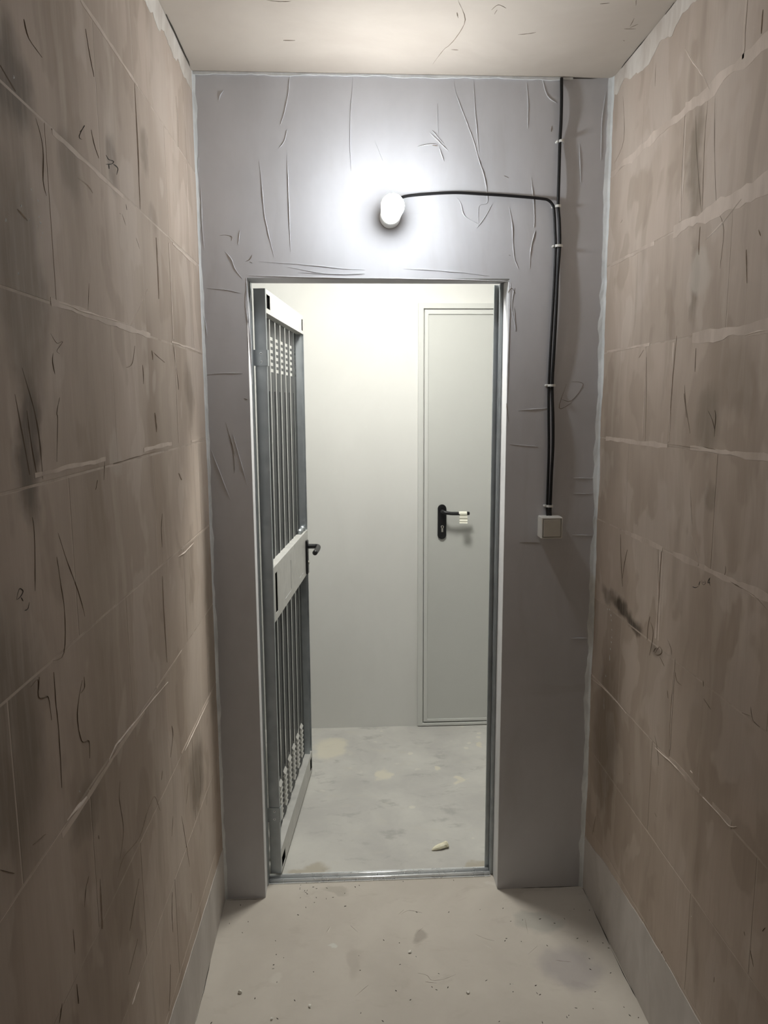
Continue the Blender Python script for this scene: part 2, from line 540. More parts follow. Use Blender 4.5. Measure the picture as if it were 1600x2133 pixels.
def band(name, mat, axis, val, sgn, along, rng, lo, hi, th, parent=None, n=90, rag_lo=0., rag_hi=0., seed=0, fr=9.0):
    """a ragged thin coat on a plane: runs <along> an axis, from lo to hi on the third axis"""
    other = 3-axis-along; mb = MB()
    for i in range(n+1):
        s = rng[0]+(rng[1]-rng[0])*i/n
        q = Vector((s*fr, seed*3.1, .5)); q2 = Vector((s*fr*3.7, seed*1.7, 2.5))
        f1 = noise.noise(q)+.5*noise.noise(q2); f2 = noise.noise(q+Vector((0, 9, 4)))+.5*noise.noise(q2+Vector((0, 5, 9)))
        l_ = lo(s) if callable(lo) else lo; h_ = hi(s) if callable(hi) else hi
        l_ += f1*rag_lo; h_ += f2*rag_hi
        for (d, e) in ((-.001, l_), (th, l_), (th, h_), (-.001, h_)):
            v = [0, 0, 0]; v[axis] = val+sgn*d; v[along] = s; v[other] = e
            mb.v.append(tuple(v))
        if i:
            b = 4*i
            for k in range(4):
                mb.f.append((b-4+k, b-4+(k+1) % 4, b+(k+1) % 4, b+k))
    mb.f += [(0, 1, 2, 3), (4*n+3, 4*n+2, 4*n+1, 4*n)]
    return mb.build(name, mat, parent)


# ---- smears of thin-bed mortar along some joints (proud of the blocks)
def joint_smears(parent, side, items, nm='mortar_smear'):
    for (y0, y1, z, w, sd) in items:
        o = band(nm, M_JSMEAR, 0, side*W, -side, 1, (y0, y1), lambda s, z=z, w=w: z-w*.5, lambda s, z=z, w=w: z+w*.5, .0004, parent,
                 max(10, int((y1-y0)/.02)), w*.45, w*.45, sd, 14)


def head_smears(parent, side, items):
    for (z0, z1, y, w, sd) in items:
        band('mortar_smear', M_JSMEAR, 0, side*W, -side, 2, (z0, z1), y-w*.5, y+w*.5, .0004, parent,
             max(8, int((z1-z0)/.02)), w*.45, w*.45, sd, 14)


joint_smears(wall_right, 1, [(-.50, -.02, 2.326, .020, 1), (-1.0, -.50, 2.326, .026, 2), (-.98, -.47, 2.064, .030, 3), (-.36, -.04, 2.062, .010, 4),
                             (-.36, -.04, 1.808, .008, 5), (-1.1, -.60, 1.80, .020, 6), (-.50, -.06, 1.548, .010, 7), (-1.1, -.62, 1.552, .012, 8),
                             (-.50, -.25, 1.29, .014, 9), (-1.1, -.56, 1.29, .014, 10), (-.22, -.02, .77, .006, 11), (-.76, -.60, .778, .012, 12), (-.9, -.82, .78, .012, 13)])
head_smears(wall_right, 1, [(2.08, 2.31, -.505, .012, 21), (1.56, 1.80, -.503, .007, 22), (1.05, 1.28, -.488, .008, 23), (1.05, 1.28, -.503, .006, 24),
                            (1.56, 1.80, -.34, .004, 26), (.80, 1.04, -.60, .006, 25), (2.33, 2.56, -.75, .010, 27)])
joint_smears(wall_left, -1, [(a, b, c, w*.6, q) for a, b, c, w, q in [(-1.15, -.60, 1.808, .016, 31), (-.40, -.02, 1.812, .008, 32), (-1.25, -.95, 1.562, .012, 33), (-.70, -.45, 1.562, .014, 34),
                             (-.22, -.02, 1.556, .008, 35), (-.40, -.02, 1.285, .008, 36), (-1.25, -.8, 1.022, .016, 37), (-.70, -.45, 1.03, .008, 38),
                             (-.34, -.05, 2.058, .014, 39), (-1.1, -.75, 2.06, .012, 40), (-1.0, -.6, 2.322, .014, 41), (-.5, -.1, .775, .006, 42)]])
head_smears(wall_left, -1, [(1.82, 2.05, -.38, .006, 51), (2.07, 2.31, -.13, .008, 52), (1.56, 1.80, -.37, .006, 53)])

# ---- dark scratches and pale ridges
strokes('plaster_scratches', wall_left, 0, -W, 1, [
    [(75, 246), (89, 308), (90, 377), (97, 408)], [(.008, [(0, 135), (18, 165), (33, 190)])][0], [(190, 270), (196, 300), (206, 330)],
    [(50, 40), (60, 80), (88, 120)], [(178, 60), (186, 110), (196, 160)], [(283, 495), (287, 507), (291, 520)], [(185, 590), (183, 646)], [(254, 445), (262, 470)],
    (.010, [(46, 766), (70, 850), (82, 913), (89, 998)]), (.012, [(31, 821), (48, 910), (62, 989)]), (.007, [(56, 855), (66, 930), (76, 985)]),
    [(105, 695), (118, 715), (130, 712), (118, 730), (124, 738)], [(110, 735), (109, 755), (114, 780)], [(124, 828), (118, 860), (120, 875), (118, 962)],
    [(121, 1110), (140, 1170), (161, 1225), (177, 1284)], [(118, 1160), (126, 1215), (134, 1270), (133, 1360), (110, 1376)], [(67, 1077), (71, 1110), (73, 1231)],
    [(338, 1070), (336, 1100), (338, 1140)], [(263, 765), (275, 757), (281, 720)], [(297, 760), (299, 800)], [(360, 715), (370, 790), (372, 812)], [(320, 735), (343, 755)],
    [(112, 1400), (116, 1460), (122, 1520), (129, 1641)], [(171, 1417), (161, 1487), (170, 1542), (185, 1543), (187, 1580)], [(175, 1410), (176, 1432), (168, 1445)],
    [(250, 1627), (248, 1660), (252, 1690), (257, 1732), (250, 1790)], [(334, 1690), (322, 1659), (311, 1680), (304, 1700), (290, 1745), (258, 1785), (245, 1827)],
    [(358, 1512), (360, 1532), (355, 1578)], [(338, 1605), (336, 1625)], [(415, 1592), (417, 1652), (409, 1701)], [(392, 1630), (388, 1675)],
    [(290, 1830), (280, 1880), (270, 1939)], (.004, [(152, 1935), (154, 1960), (156, 1988)]), [(359, 1858), (358, 1900), (360, 1942)],
    [(355, 2009), (354, 2060), (352, 2110)], [(395, 1806), (388, 1760), (378, 1700)], [(129, 2090), (124, 2131)], [(185, 1825), (178, 1855), (176, 1890)],
    [(205, 1740), (206, 1748)], [(360, 1700), (358, 1742)], [(287, 1955), (268, 2030)], [(82, 1410), (80, 1440)], [(160, 2050), (164, 2090)],
    [(64, 1430), (79, 1415), (80, 1450), (90, 1453), (101, 1452), (108, 1500)], [(95, 1737), (68, 1760)], [(30, 1820), (0, 1812)],
    [(325, 940), (238, 965), (262, 960)], [(218, 962), (216, 1000)], [(199, 1020), (203, 1000)],
], M_SCRATCH, .0021, .0010)
strokes('marker_scribble', wall_left, 0, -W, 1, [[(34, 1248), (40, 1226), (48, 1231), (42, 1244), (34, 1250)], [(44, 1244), (48, 1252)], [(61, 1254), (58, 1268), (51, 1272)]],
        M_DARK, .0032, .001, .0005)
strokes('marker_scribble', wall_left, 0, -W, 1, [[(221, 323), (226, 332), (236, 336), (233, 341), (220, 342)], [(236, 342), (245, 350), (243, 364)], [(226, 342), (227, 352)],
                                                [(166, 275), (172, 268), (176, 262), (165, 284), (171, 290)], [(262, 425), (264, 438)], [(249, 444), (251, 446)]],
        M_DARK, .0032, .001, .0005)
strokes('plaster_ridges', wall_left, 0, -W, 1, [
    [(161, 371), (180, 385), (193, 402)], [(325, 495), (328, 560), (331, 623)], [(280, 171), (286, 300), (292, 436)], (.006, [(348, 492), (372, 515), (397, 538)]),
    (.007, [(227, 1585), (240, 1555), (252, 1540), (280, 1505), (311, 1466), (350, 1421)]), [(434, 1459), (410, 1510), (385, 1564)],
    (.006, [(121, 630), (150, 640), (174, 650), (240, 668), (272, 679)]), [(272, 679), (290, 640), (307, 602)],
    (.008, [(160, 1690), (180, 1660), (140, 1710)]), [(208, 1830), (211, 1900), (213, 1935)], [(290, 2045), (275, 2093)], [(366, 200), (370, 260), (371, 306)],
    [(316, 730), (318, 750)], [(322, 860), (326, 900)], [(338, 1200), (340, 1260), (348, 1380)], [(372, 985), (378, 1000)], (.006, [(372, 1160), (385, 1150), (404, 1130)]),
    [(36, 436), (57, 460)], [(398, 1860), (397, 1900)],
], M_LIGHTR, .0032, .0022)
strokes('plaster_spatters', wall_left, 0, -W, 1, [[(u, v), (u+2, v+3)] for u, v in [(64, 393), (43, 427), (60, 456), (11, 457), (78, 416), (82, 461), (88, 484), (86, 494), (37, 568), (84, 463), (77, 470), (80, 450), (165, 1647), (28, 159)]],
        M_FILL, .006, .0006, 0)
strokes('plaster_scratches', wall_right, 0, W, -1, [
    [(1490, 197), (1489, 300), (1492, 426)], [(1331, 746), (1336, 738), (1341, 729)], [(1426, 802), (1430, 850), (1438, 903)], [(1489, 854), (1491, 870), (1488, 910)],
    [(1475, 855), (1484, 875), (1489, 895)], [(1438, 1012), (1440, 1054), (1443, 1097)], [(1293, 1113), (1294, 1170), (1297, 1222)], [(1307, 1145), (1300, 1180), (1297, 1205)],
    [(1512, 1179), (1512, 1190), (1508, 1202)], [(1490, 1192), (1505, 1202)], [(1354, 1284), (1350, 1305), (1348, 1333)], [(1355, 1295), (1361, 1320), (1353, 1365)],
    [(1390, 1330), (1398, 1350), (1400, 1365)], [(1372, 1353), (1366, 1350), (1362, 1358), (1370, 1364), (1379, 1358), (1374, 1347), (1365, 1360)], [(1375, 1368), (1384, 1388)],
    (.006, [(1512, 1205), (1540, 1222), (1570, 1240), (1600, 1272)]), [(1346, 722), (1347, 800), (1344, 923)], [(1393, 925), (1440, 932), (1462, 935)], [(1464, 930), (1496, 938)],
    [(1466, 1455), (1474, 1468), (1481, 1479)], [(1564, 1472), (1569, 1500), (1583, 1515)], [(1546, 1484), (1566, 1492)], [(1390, 1438), (1392, 1455)], [(1407, 1400), (1410, 1418), (1420, 1428)],
    [(1465, 1417), (1466, 1430)], [(1550, 1940), (1552, 1950)], [(1594, 1932), (1588, 1940)], [(1563, 1980), (1570, 2014)], [(1488, 2035), (1487, 2046)], [(1364, 1532), (1370, 1565), (1372, 1595)],
    [(1364, 1692), (1368, 1702)], [(1311, 1610), (1312, 1614)], [(1380, 1980), (1376, 1990), (1381, 2006)], [(1386, 2000), (1387, 2003)], [(1241, 1700), (1234, 1740)],
    [(1280, 340), (1300, 290), (1298, 200)], [(1450, 240), (1452, 320), (1462, 450)], [(1475, 205), (1468, 300), (1463, 450)], [(1500, 560), (1508, 480), (1496, 440)], [(1293, 465), (1297, 458)],
    [(1367, 130), (1365, 180)], [(1364, 82), (1366, 90)], [(1430, 870), (1425, 820)], [(1450, 725), (1448, 775)],
], M_SCRATCH, .0021, .0010)
strokes('marker_writing', wall_right, 0, W, -1, [(.0035, [(1442, 1222), (1449, 1224), (1456, 1221)]), (.008, [(1456, 1220), (1457, 1215), (1459, 1210)]), (.005, [(1462, 1208), (1463, 1215), (1466, 1218), (1470, 1214), (1468, 1208)]), (.004, [(1463, 1213), (1469, 1212)]),
                                                (.008, [(1474, 1214), (1477, 1207), (1480, 1203)]), (.008, [(1479, 1205), (1478, 1213), (1480, 1221)]), (.005, [(1474, 1214), (1480, 1213)])],
        M_MARK, .003, .0008, .0002)
strokes('plaster_ridges', wall_right, 0, W, -1, [
    (.009, [(1426, 98), (1440, 122), (1460, 150), (1479, 187)]), (.006, [(1428, 232), (1422, 350), (1418, 472)]), [(1459, 472), (1457, 500), (1456, 531)],
    [(1410, 700), (1402, 790), (1397, 864), (1393, 923)], [(1371, 1140), (1372, 1200), (1374, 1258)], [(1379, 1146), (1375, 1200), (1374, 1258)],
    (.006, [(1365, 1558), (1395, 1585), (1410, 1600), (1426, 1616)]), (.005, [(1464, 1661), (1495, 1692), (1519, 1720), (1535, 1722)]), [(1232, 1413), (1265, 1440), (1305, 1486)],
    [(1405, 1390), (1398, 1480), (1394, 1582)], (.008, [(1470, 500), (1500, 470), (1545, 415)]), [(1555, 520), (1556, 590)], [(1590, 20), (1586, 70)], [(1438, 1605), (1443, 1611)],
    [(1580, 478), (1585, 492)], (.006, [(1550, 700), (1580, 690), (1600, 688)]), [(1440, 1110), (1455, 1170), (1453, 1178)],
], M_LIGHTR, .0034, .0022)
strokes('plaster_spatters', wall_right, 0, W, -1, [[(u, v), (u+1, v+4)] for u, v in [(1265, 1267), (1269, 1268), (1272, 1280), (1273, 1290), (1274, 1310), (1274, 1326), (1273, 1336), (1271, 1350), (1261, 1406), (1325, 1092)]]
        + [[(1270, 1364), (1270, 1376)], (.006, [(1259, 1451), (1258, 1465), (1259, 1481)]), [(1440, 1908), (1441, 1910)]], M_FILL, .005, .0005, 0)
strokes('plaster_ridges', wall_front, 1, 0, -1, [
    [(736, 158), (730, 240), (729, 300), (732, 357)], [(605, 155), (601, 190), (595, 227), (584, 261)], [(598, 271), (592, 295), (581, 309)], [(598, 323), (602, 430), (605, 526)],
    [(540, 337), (546, 390), (550, 440), (560, 490), (571, 536)], [(945, 161), (950, 195), (969, 247), (985, 290), (997, 330), (1008, 365), (1014, 399), (1015, 423), (997, 430), (997, 467)],
    [(986, 161), (989, 220), (995, 289), (998, 320)], [(911, 216), (913, 289)], [(894, 275), (915, 296), (935, 316)], [(900, 272), (925, 300)], [(870, 306), (890, 301), (911, 302)], [(914, 303), (919, 320), (925, 336)],
    [(1097, 172), (1100, 220), (1099, 268)], [(952, 412), (960, 425), (966, 447), (980, 458), (997, 467)], [(1026, 425), (1012, 450), (993, 475)], [(419, 392), (421, 460), (426, 522)],
    [(1107, 371), (1113, 440), (1112, 475)], [(1115, 480), (1107, 510), (1103, 560)], [(1061, 432), (1067, 470), (1070, 530), (1080, 560)], [(780, 293), (790, 315), (798, 335)], [(456, 210), (459, 198), (466, 188)],
    [(414, 328), (413, 360)], [(470, 525), (482, 540), (490, 560), (505, 580)], [(500, 480), (497, 510)], [(432, 600), (470, 604), (500, 610)], [(1130, 165), (1140, 200), (1160, 215)], [(1262, 190), (1254, 250), (1252, 335)],
    [(1207, 300), (1210, 380)], [(515, 590), (512, 640), (522, 700), (524, 760)], [(1072, 600), (1066, 640), (1076, 690)], [(430, 780), (470, 777), (505, 778)], [(540, 545), (640, 552), (720, 560), (760, 562)],
    [(600, 556), (680, 570), (760, 572)], [(1070, 640), (1074, 690)], [(485, 905), (500, 955), (515, 1010)], [(440, 935), (460, 990), (480, 1040)], [(1195, 1028), (1237, 1028)], [(1192, 1114), (1234, 1115)], [(1190, 1329), (1224, 1329)], [(1195, 996), (1237, 996)],
    [(840, 560), (940, 566), (1020, 575)], (.007, [(518, 574), (600, 577), (700, 579), (790, 580)]), (.008, [(760, 579), (860, 581), (960, 583), (1062, 586)]), (.006, [(513, 578), (519, 680), (525, 800)]), (.006, [(1064, 590), (1060, 700), (1056, 840)]), [(620, 568), (700, 571), (760, 570)], [(412, 640), (425, 660), (432, 700)], [(1080, 855), (1140, 850)], [(1062, 925), (1120, 930)],
], M_FRONT, .0036, .0026)
strokes('plaster_scratches', wall_front, 1, 0, -1, [
    [(457, 491), (470, 490), (483, 493), (482, 502)], [(900, 302), (912, 304)], [(511, 545), (520, 540), (525, 530)], [(520, 545), (526, 548)], [(1168, 830), (1190, 835), (1215, 800), (1190, 795)], [(1180, 800), (1165, 850), (1190, 840)],
    [(1082, 1130), (1126, 1131)], [(470, 880), (485, 940), (488, 985)], [(1172, 165), (1130, 163), (1100, 158)], [(1050, 366), (1060, 371)], [(1150, 262), (1149, 275)], [(476, 902), (490, 950)], [(1064, 532), (1060, 531)],
    [(508, 830), (516, 832)], [(1055, 840), (1060, 880)], [(1058, 610), (1066, 600), (1074, 612)],
], M_SCRATCH, .0028, .0014)
strokes('ceiling_cracks', ceiling, 2, H, -1, [
    [(952, 25), (955, 38)], [(954, 0), (969, 41), (952, 76), (935, 95), (925, 103), (901, 134)], [(1024, 21), (1038, 10), (1055, 17)], [(1030, 30), (1036, 20)], [(1079, 72), (1100, 70), (1117, 67)],
    [(555, 0), (580, 3), (606, 3)], [(940, 103), (955, 104)], [(590, 84), (615, 84)], [(1312, 58), (1330, 50)], [(1300, 60), (1325, 60)], [(1298, 84), (1302, 85)], [(1322, 38), (1312, 55)], [(1250, 8), (1270, 6)],
    [(1325, 0), (1325, 12)],
], M_SCRATCH, .0040, .0012)
# hairline gaps where ceiling meets the walls
strokes('ceiling_gap', ceiling, 2, H-.002, -1, [[(404, 152), (500, 153), (620, 155)], [(870, 159), (890, 160)], [(1145, 163), (1200, 163), (1262, 165)], (.006, [(345, 30), (372, 85), (396, 138)]),
                                               (.004, [(1405, 6), (1370, 52), (1330, 98), (1282, 158)])], M_DARK, .004, .002, .003)

# ---- filler in the corners, coats along the ceiling and the floor
def corner_strip(name, side, w0, seed, label):
    mb = MB(); n = 130
    for i in range(n+1):
        z = H*i/n
        a = w0*(.75+.55*noise.noise(Vector((z*5, seed, 0)))+.35*noise.noise(Vector((z*23, seed, 4))))
        b = w0*(.75+.5*noise.noise(Vector((z*6, seed+8, 3)))+.35*noise.noise(Vector((z*27, seed, 9))))
        a = max(.003, a); b = max(.003, b)
        x = side*W
        mb.v += [(x-side*a, .0006, z), (x-side*.30*a, -.30*b-.001, z), (x+side*.0006, -b, z), (x+side*.002, .001, z)]
        if i:
            k = 4*i
            for j in range(4): mb.f.append((k-4+j, k-4+(j+1) % 4, k+(j+1) % 4, k+j))
    mb.f += [(0, 1, 2, 3), (4*n+3, 4*n+2, 4*n+1, 4*n)]
    return struct(mb.build(name, M_FILL), label)


corner_strip('trim_1', -1, .012, 3, 'ragged white filler strip in the left corner')
corner_strip('trim_2', 1, .019, 11, 'ragged white filler strip in the right corner')
struct(band('trim_3', M_PALE, 0, -W, 1, 1, (-1.7, -.004), lambda s: H-.055-.05*abs(noise.noise(Vector((s*6, 1, 1)))), H-.001, .0010, None, 160, .022, 0, 4, 13), 'pale filler smeared along the top of the left wall')
struct(band('trim_4', M_PALE, 0, W, -1, 1, (-1.7, -.004), lambda s: H-.050-.05*abs(noise.noise(Vector((s*6, 7, 1)))), H-.001, .0010, None, 160, .020, 0, 9, 13), 'pale filler smeared along the top of the right wall')
struct(band('trim_5', M_FILL, 1, 0, -1, 0, (-W+.004, W-.12), H-.008, H-.001, .004, None, 120, .005, 0, 5, 14), 'thin white filler line between ceiling and doorway wall')
struct(band('baseboard_left', M_BASE, 0, -W, 1, 1, (YB+.002, -.006), .001, lambda s: .19-.05*s if s > -.8 else .23, .0014, None, 160, 0, .010, 2, 5), 'grey slurry coat along the foot of the left wall')
struct(band('baseboard_right', M_BASE, 0, W, -1, 1, (YB+.002, -.006), .001, lambda s: .20+.05*min(1, -s*2) if s > -.6 else .25, .0014, None, 160, 0, .012, 6, 5), 'grey slurry coat along the foot of the right wall')
# light plaster on the two reveals of the doorway
struct(band('trim_6', M_REVEAL, 0, OPX0, 1, 2, (.002, OPZ-.004), .0005, .060, .0012, None, 90, .0, .001, 3, 9), 'pale plaster on the left reveal of the doorway')
struct(band('trim_7', M_REVEAL, 0, OPX1, -1, 2, (.002, OPZ-.004), .0005, .078, .0012, None, 90, .0, .001, 8, 9), 'pale plaster on the right reveal of the doorway')
# dark hairline between floor and walls
strokes('floor_gap', floor, 2, 0.0, 1, [(.004, [(1036, 1851), (1120, 1849), (1208, 1846)]), (.006, [(1214, 1850), (1235, 1890), (1270, 1968)]), (.004, [(1272, 1975), (1310, 2050), (1345, 2110)]),
                                       [(474, 1875), (510, 1874), (549, 1872)], [(466, 1880), (445, 1965), (430, 2040), (408, 2128)]], M_DARK, .0035, .0016, .002)

# ------------------------------------------------------------------ far steel door of the hallway
door = struct(empty('door_1', ((DX0+DX1)/2, HY, 0)), 'light grey steel door in the far hallway wall')
dx = (DX0+DX1)/2


def dpart(mb, name, mat, par=door, **k):
    mb.v = [(v[0]-dx, v[1]-HY, v[2]) for v in mb.v]
    return mb.build(name, mat, par, **k)


FI = .026   # visible frame face
dpart(MB().plate(DX0, DX1, .004, DZ, HY-.014, HY+.05, [(DX0+FI, DX1-FI, .018, DZ-FI)]), 'frame', M_HFRAME, bevel=.002)
dpart(MB().plate(DX0+FI+.005, DX1-FI-.005, .024, DZ-FI-.005, HY-.010, HY+.03, [(DX0+FI+.024, DX1-FI-.024, .038, DZ-FI-.026)]), 'leaf_rim', M_HFRAME, bevel=.002)
dpart(MB().box(DX0+FI+.02, DX1-FI-.02, HY-.0045, HY+.03, .032, DZ-FI-.022), 'leaf', M_HDOOR)
hx, hz = .2835, 1.117
esc = MB()
hw, t0, b0 = .0215, 1.160, .985
ring = []
for k in range(13): ring.append((hx+hw*math.cos(math.pi*k/12), t0-hw+hw*math.sin(math.pi*k/12)))
for k in range(13): ring.append((hx-hw*math.cos(math.pi*k/12), b0+hw-hw*math.sin(math.pi*k/12)))
n = len(ring)
esc.v = [(a, HY-.013, b) for a, b in ring]+[(a, HY-.004, b) for a, b in ring]
esc.f = [tuple(range(n)), tuple(range(2*n-1, n-1, -1))]+[(k, (k+1) % n, n+(k+1) % n, n+k) for k in range(n)]
plate_o = dpart(esc, 'handle_plate', M_BLACK, bevel=.002)
plate_o['label'] = 'black rounded handle plate'
dpart(MB().tube(smoothpts([(hx, HY-.010, hz+.012), (hx, HY-.040, hz+.011), (hx+.012, HY-.054, hz+.008), (hx+.04, HY-.057, hz+.004), (hx+.09, HY-.056, hz+.003), (hx+.122, HY-.053, hz+.003), (hx+.128, HY-.052, hz+.003)], 5),
                [.0095]*10+[.0088]*20+[.007], 12), 'lever', M_BLACK, plate_o, smooth=True)
dpart(MB().lathe([(0, .0075), (.004, .0075), (.0045, .007)], (hx+.001, HY-.013, 1.048), (0, -1, 0), 18), 'lock_cylinder', M_BRASS, plate_o)
dpart(MB().box(hx-.0035, hx+.0055, HY-.0165, HY-.012, 1.022, 1.046), 'lock_cylinder_foot', M_BRASS, plate_o, bevel=.0015)
dpart(MB().box(hx-.0012, hx+.0032, HY-.0180, HY-.0168, 1.042, 1.054), 'keyway', M_HOLE, plate_o)

# tape and paper tag hanging on that lever
tg = tag(empty('paper_tag', (hx+.098, HY-.057, hz)), 'cream paper tag taped round the black lever of the hallway door', 'tag')
tw = MB()
for sgn in (0,):
    prof = []
    for k in range(17):
        a = 2*math.pi*k/16; prof.append((-.0105*math.sin(a), .0108*math.cos(a)))
    for i, xx in enumerate((-.022, .018)):
        for a, b in prof: tw.v.append((xx+(.006 if (i == 0 and b < 0) else 0), a+.001, b+.003))
    for k in range(16): tw.f.append((k, k+1, 17+k+1, 17+k))
tw.build('tape_wrap', M_PAPER, tg, smooth=True)
fl = MB(); zs = [(-.006, -.010), (-.018, -.011), (-.024, -.008), (-.033, -.012), (-.036, -.009), (-.043, -.013)]
for z_, y_ in zs:
    fl.v += [(-.019, y_, z_), (.020, y_, z_-.001), (.020, y_+.0012, z_-.001), (-.019, y_+.0012, z_)]
for i in range(len(zs)-1):
    for j in range(4): fl.f.append((4*i+j, 4*i+(j+1) % 4, 4*i+4+(j+1) % 4, 4*i+4+j))
fl.f += [(0, 1, 2, 3), (4*len(zs)-1, 4*len(zs)-2, 4*len(zs)-3, 4*len(zs)-4)]
fl.build('paper_flap', M_PAPER, tg)

# ------------------------------------------------------------------ steel frame of the gate in the doorway
gf = tag(empty('gate_frame', (0, .09, 0)), 'galvanised steel frame with threshold rail set in the doorway', 'door frame')


def gpart(mb, name, mat, par=gf, **k):
    mb.v = [(v[0], v[1]-.09, v[2]) for v in mb.v]
    return mb.build(name, mat, par, **k)


gpart(MB().box(OPX1-.011, OPX1-.001, .080, .118, .001, OPZ-.002).box(OPX1-.024, OPX1-.011, .108, .118, .001, OPZ-.002), 'post', M_GALV, bevel=.001)
gpart(MB().box(OPX0+.001, OPX0+.0045, .062, .100, .001, OPZ-.002), 'post', M_GALV)
th = MB().box(OPX0+.002, OPX1-.011, .068, .122, .0005, .003)
gpart(th, 'threshold', M_SILL)
thr = gpart(MB().tube([(OPX0+.002, .078, .0068), (OPX1-.013, .078, .0068)], .0055, 10), 'threshold_rib', M_SILL, smooth=True)
gpart(MB().tube([(OPX0+.002, .102, .0068), (OPX1-.013, .102, .0068)], .0055, 10), 'threshold_rib', M_SILL, smooth=True)

# ------------------------------------------------------------------ the open gate
GA = math.radians(84.4); GW, GT = .758, .037
gate = tag(empty('steel_gate', (-.4325, .100, .012), GA), 'open galvanised steel gate with vertical slats swung into the hallway', 'gate')
Z0 = .012


def gp(mb, name, mat, par=gate, **k):
    mb.v = [(v[0], v[1], v[2]-Z0) for v in mb.v]
    return mb.build(name, mat, par, **k)


ST = .0015
# hinge stile: a C profile, its web faces the camera
hs = MB().box(0, ST, 0, GT, Z0+.008, 2.015).box(0, .030, GT-ST, GT, Z0+.008, 2.015).box(ST, .012, 0, ST, Z0+.008, 2.015)
gp(hs, 'hinge_stile', M_GALV)
ls = MB().box(GW-ST, GW, 0, GT, Z0, 2.015).box(GW-.034, GW, GT-ST, GT, Z0, 2.015).box(GW-.034, GW-.034+ST, .004, GT, .10, 1.94)
gp(ls, 'lock_stile', M_GALV)


def rail(name, z0, z1, holes, mat):
    mb = MB().plate(.013, GW-ST-.0005, z0, z1, 0, ST, holes)
    mb.box(.013, GW-ST-.0005, ST, GT-.008, z1-ST, z1).box(.013, GW-ST-.0005, ST, GT-.008, z0, z0+ST)
    o = gp(mb, name, mat)
    b = MB().box(.014, GW-.0025, .0040, .0050, z0+.0016, z1-.0016)  # near-black sheet close behind the cut-outs, painted shade of the hollow rail
    gp(b, 'hollow_shade', M_HOLE, o)
    return o


rail('top_rail', 1.942, 2.015, [(.020, .075, 1.957, 2.001), (.715, .750, 1.955, 2.000)], M_RAIL)
lock = rail('lock_rail', .930, 1.118, [(.038, .072, .955, 1.093)], M_RAIL)
rail('bottom_rail', .014, .102, [(.022, .085, .024, .066), (.70, .748, .024, .082)], M_RAIL)
# a fold line and weld seams of the lock box
gp(MB().box(.335, .336, -.0006, 0, .965, 1.075), 'seam', M_SLAT, lock)
gp(MB().box(.20, .33, -.0008, 0, .958, .9592), 'seam', M_SILL, lock)
gp(MB().box(.53, .62, -.0008, 0, .958, .9592), 'seam', M_SILL, lock)
# slats with rows of ventilation slots at head and foot
PITCHS = .0955; SW = .079
slots = []
for k in range(6):
    zt = 1.885-k*.0215; slots.append((.000, .052, zt-.0115, zt))
smesh = None
ns = 0
xs0 = .0125
while xs0+ns*PITCHS+.02 < GW-.036:
    x0 = xs0+ns*PITCHS; x1 = min(x0+SW, GW-.036)
    hol = [(x0-.001, x0+.040, a, b) for (_, _, a, b) in slots]
    hol = [(max(x0, h[0]), min(h[1], x1-.01), h[2], h[3]) for h in hol]
    mb = MB()
    # comb: slots open into the gap beside the slat
    zc = sorted({.085, 1.955, *[h[2] for h in hol], *[h[3] for h in hol]})
    for za, zb in zip(zc, zc[1:]):
        cut = any(h[2] <= (za+zb)/2 <= h[3] for h in hol)
        mb.box(hol[0][1] if cut else x0, x1, .0275, .0283, za, zb)
    if x1-x0 > .05:
        mb.box(x0+.050, x0+.060, .0255, .0275, .30, 1.70)      # pressed stiffening rib
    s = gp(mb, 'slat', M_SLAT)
    if x1-x0 > .05:
        for k in range(7):
            zb = .150+k*.021
            lv = MB()
            lv.v = [(x0+.018, .0276, zb), (x0+.062, .0276, zb), (x0+.062, .0185, zb-.004), (x0+.018, .0185, zb-.004),
                    (x0+.018, .0276, zb+.009), (x0+.062, .0276, zb+.009)]
            lv.f = [(0, 1, 2, 3), (3, 2, 5, 4), (0, 3, 4), (1, 5, 2), (0, 4, 5, 1)]
            gp(lv, 'louvre', M_RAIL, s)
    ns += 1
# hinge plates that wrap the hinge stile
for zc_, zn in ((1.777, 1.827), (.215, .268)):
    h = gp(MB().box(-.0035, -.0003, -.001, GT+.009, zc_, zn).box(-.0035, .018, -.0035, -.001, zc_, zn), 'hinge_plate', M_GALV, bevel=.0006)
    for zz in (zc_+.012, zn-.012):
        gp(MB().lathe([(0, .0042), (.0012, .0042), (.0016, .003)], (-.0035, GT*.47, zz), (-1, 0, 0), 12), 'screw', M_SILL, h)
        gp(MB().lathe([(0, .0018), (.0018, .0018)], (-.0036, GT*.47, zz), (-1, 0, 0), 8), 'screw_slot', M_HOLE, h)
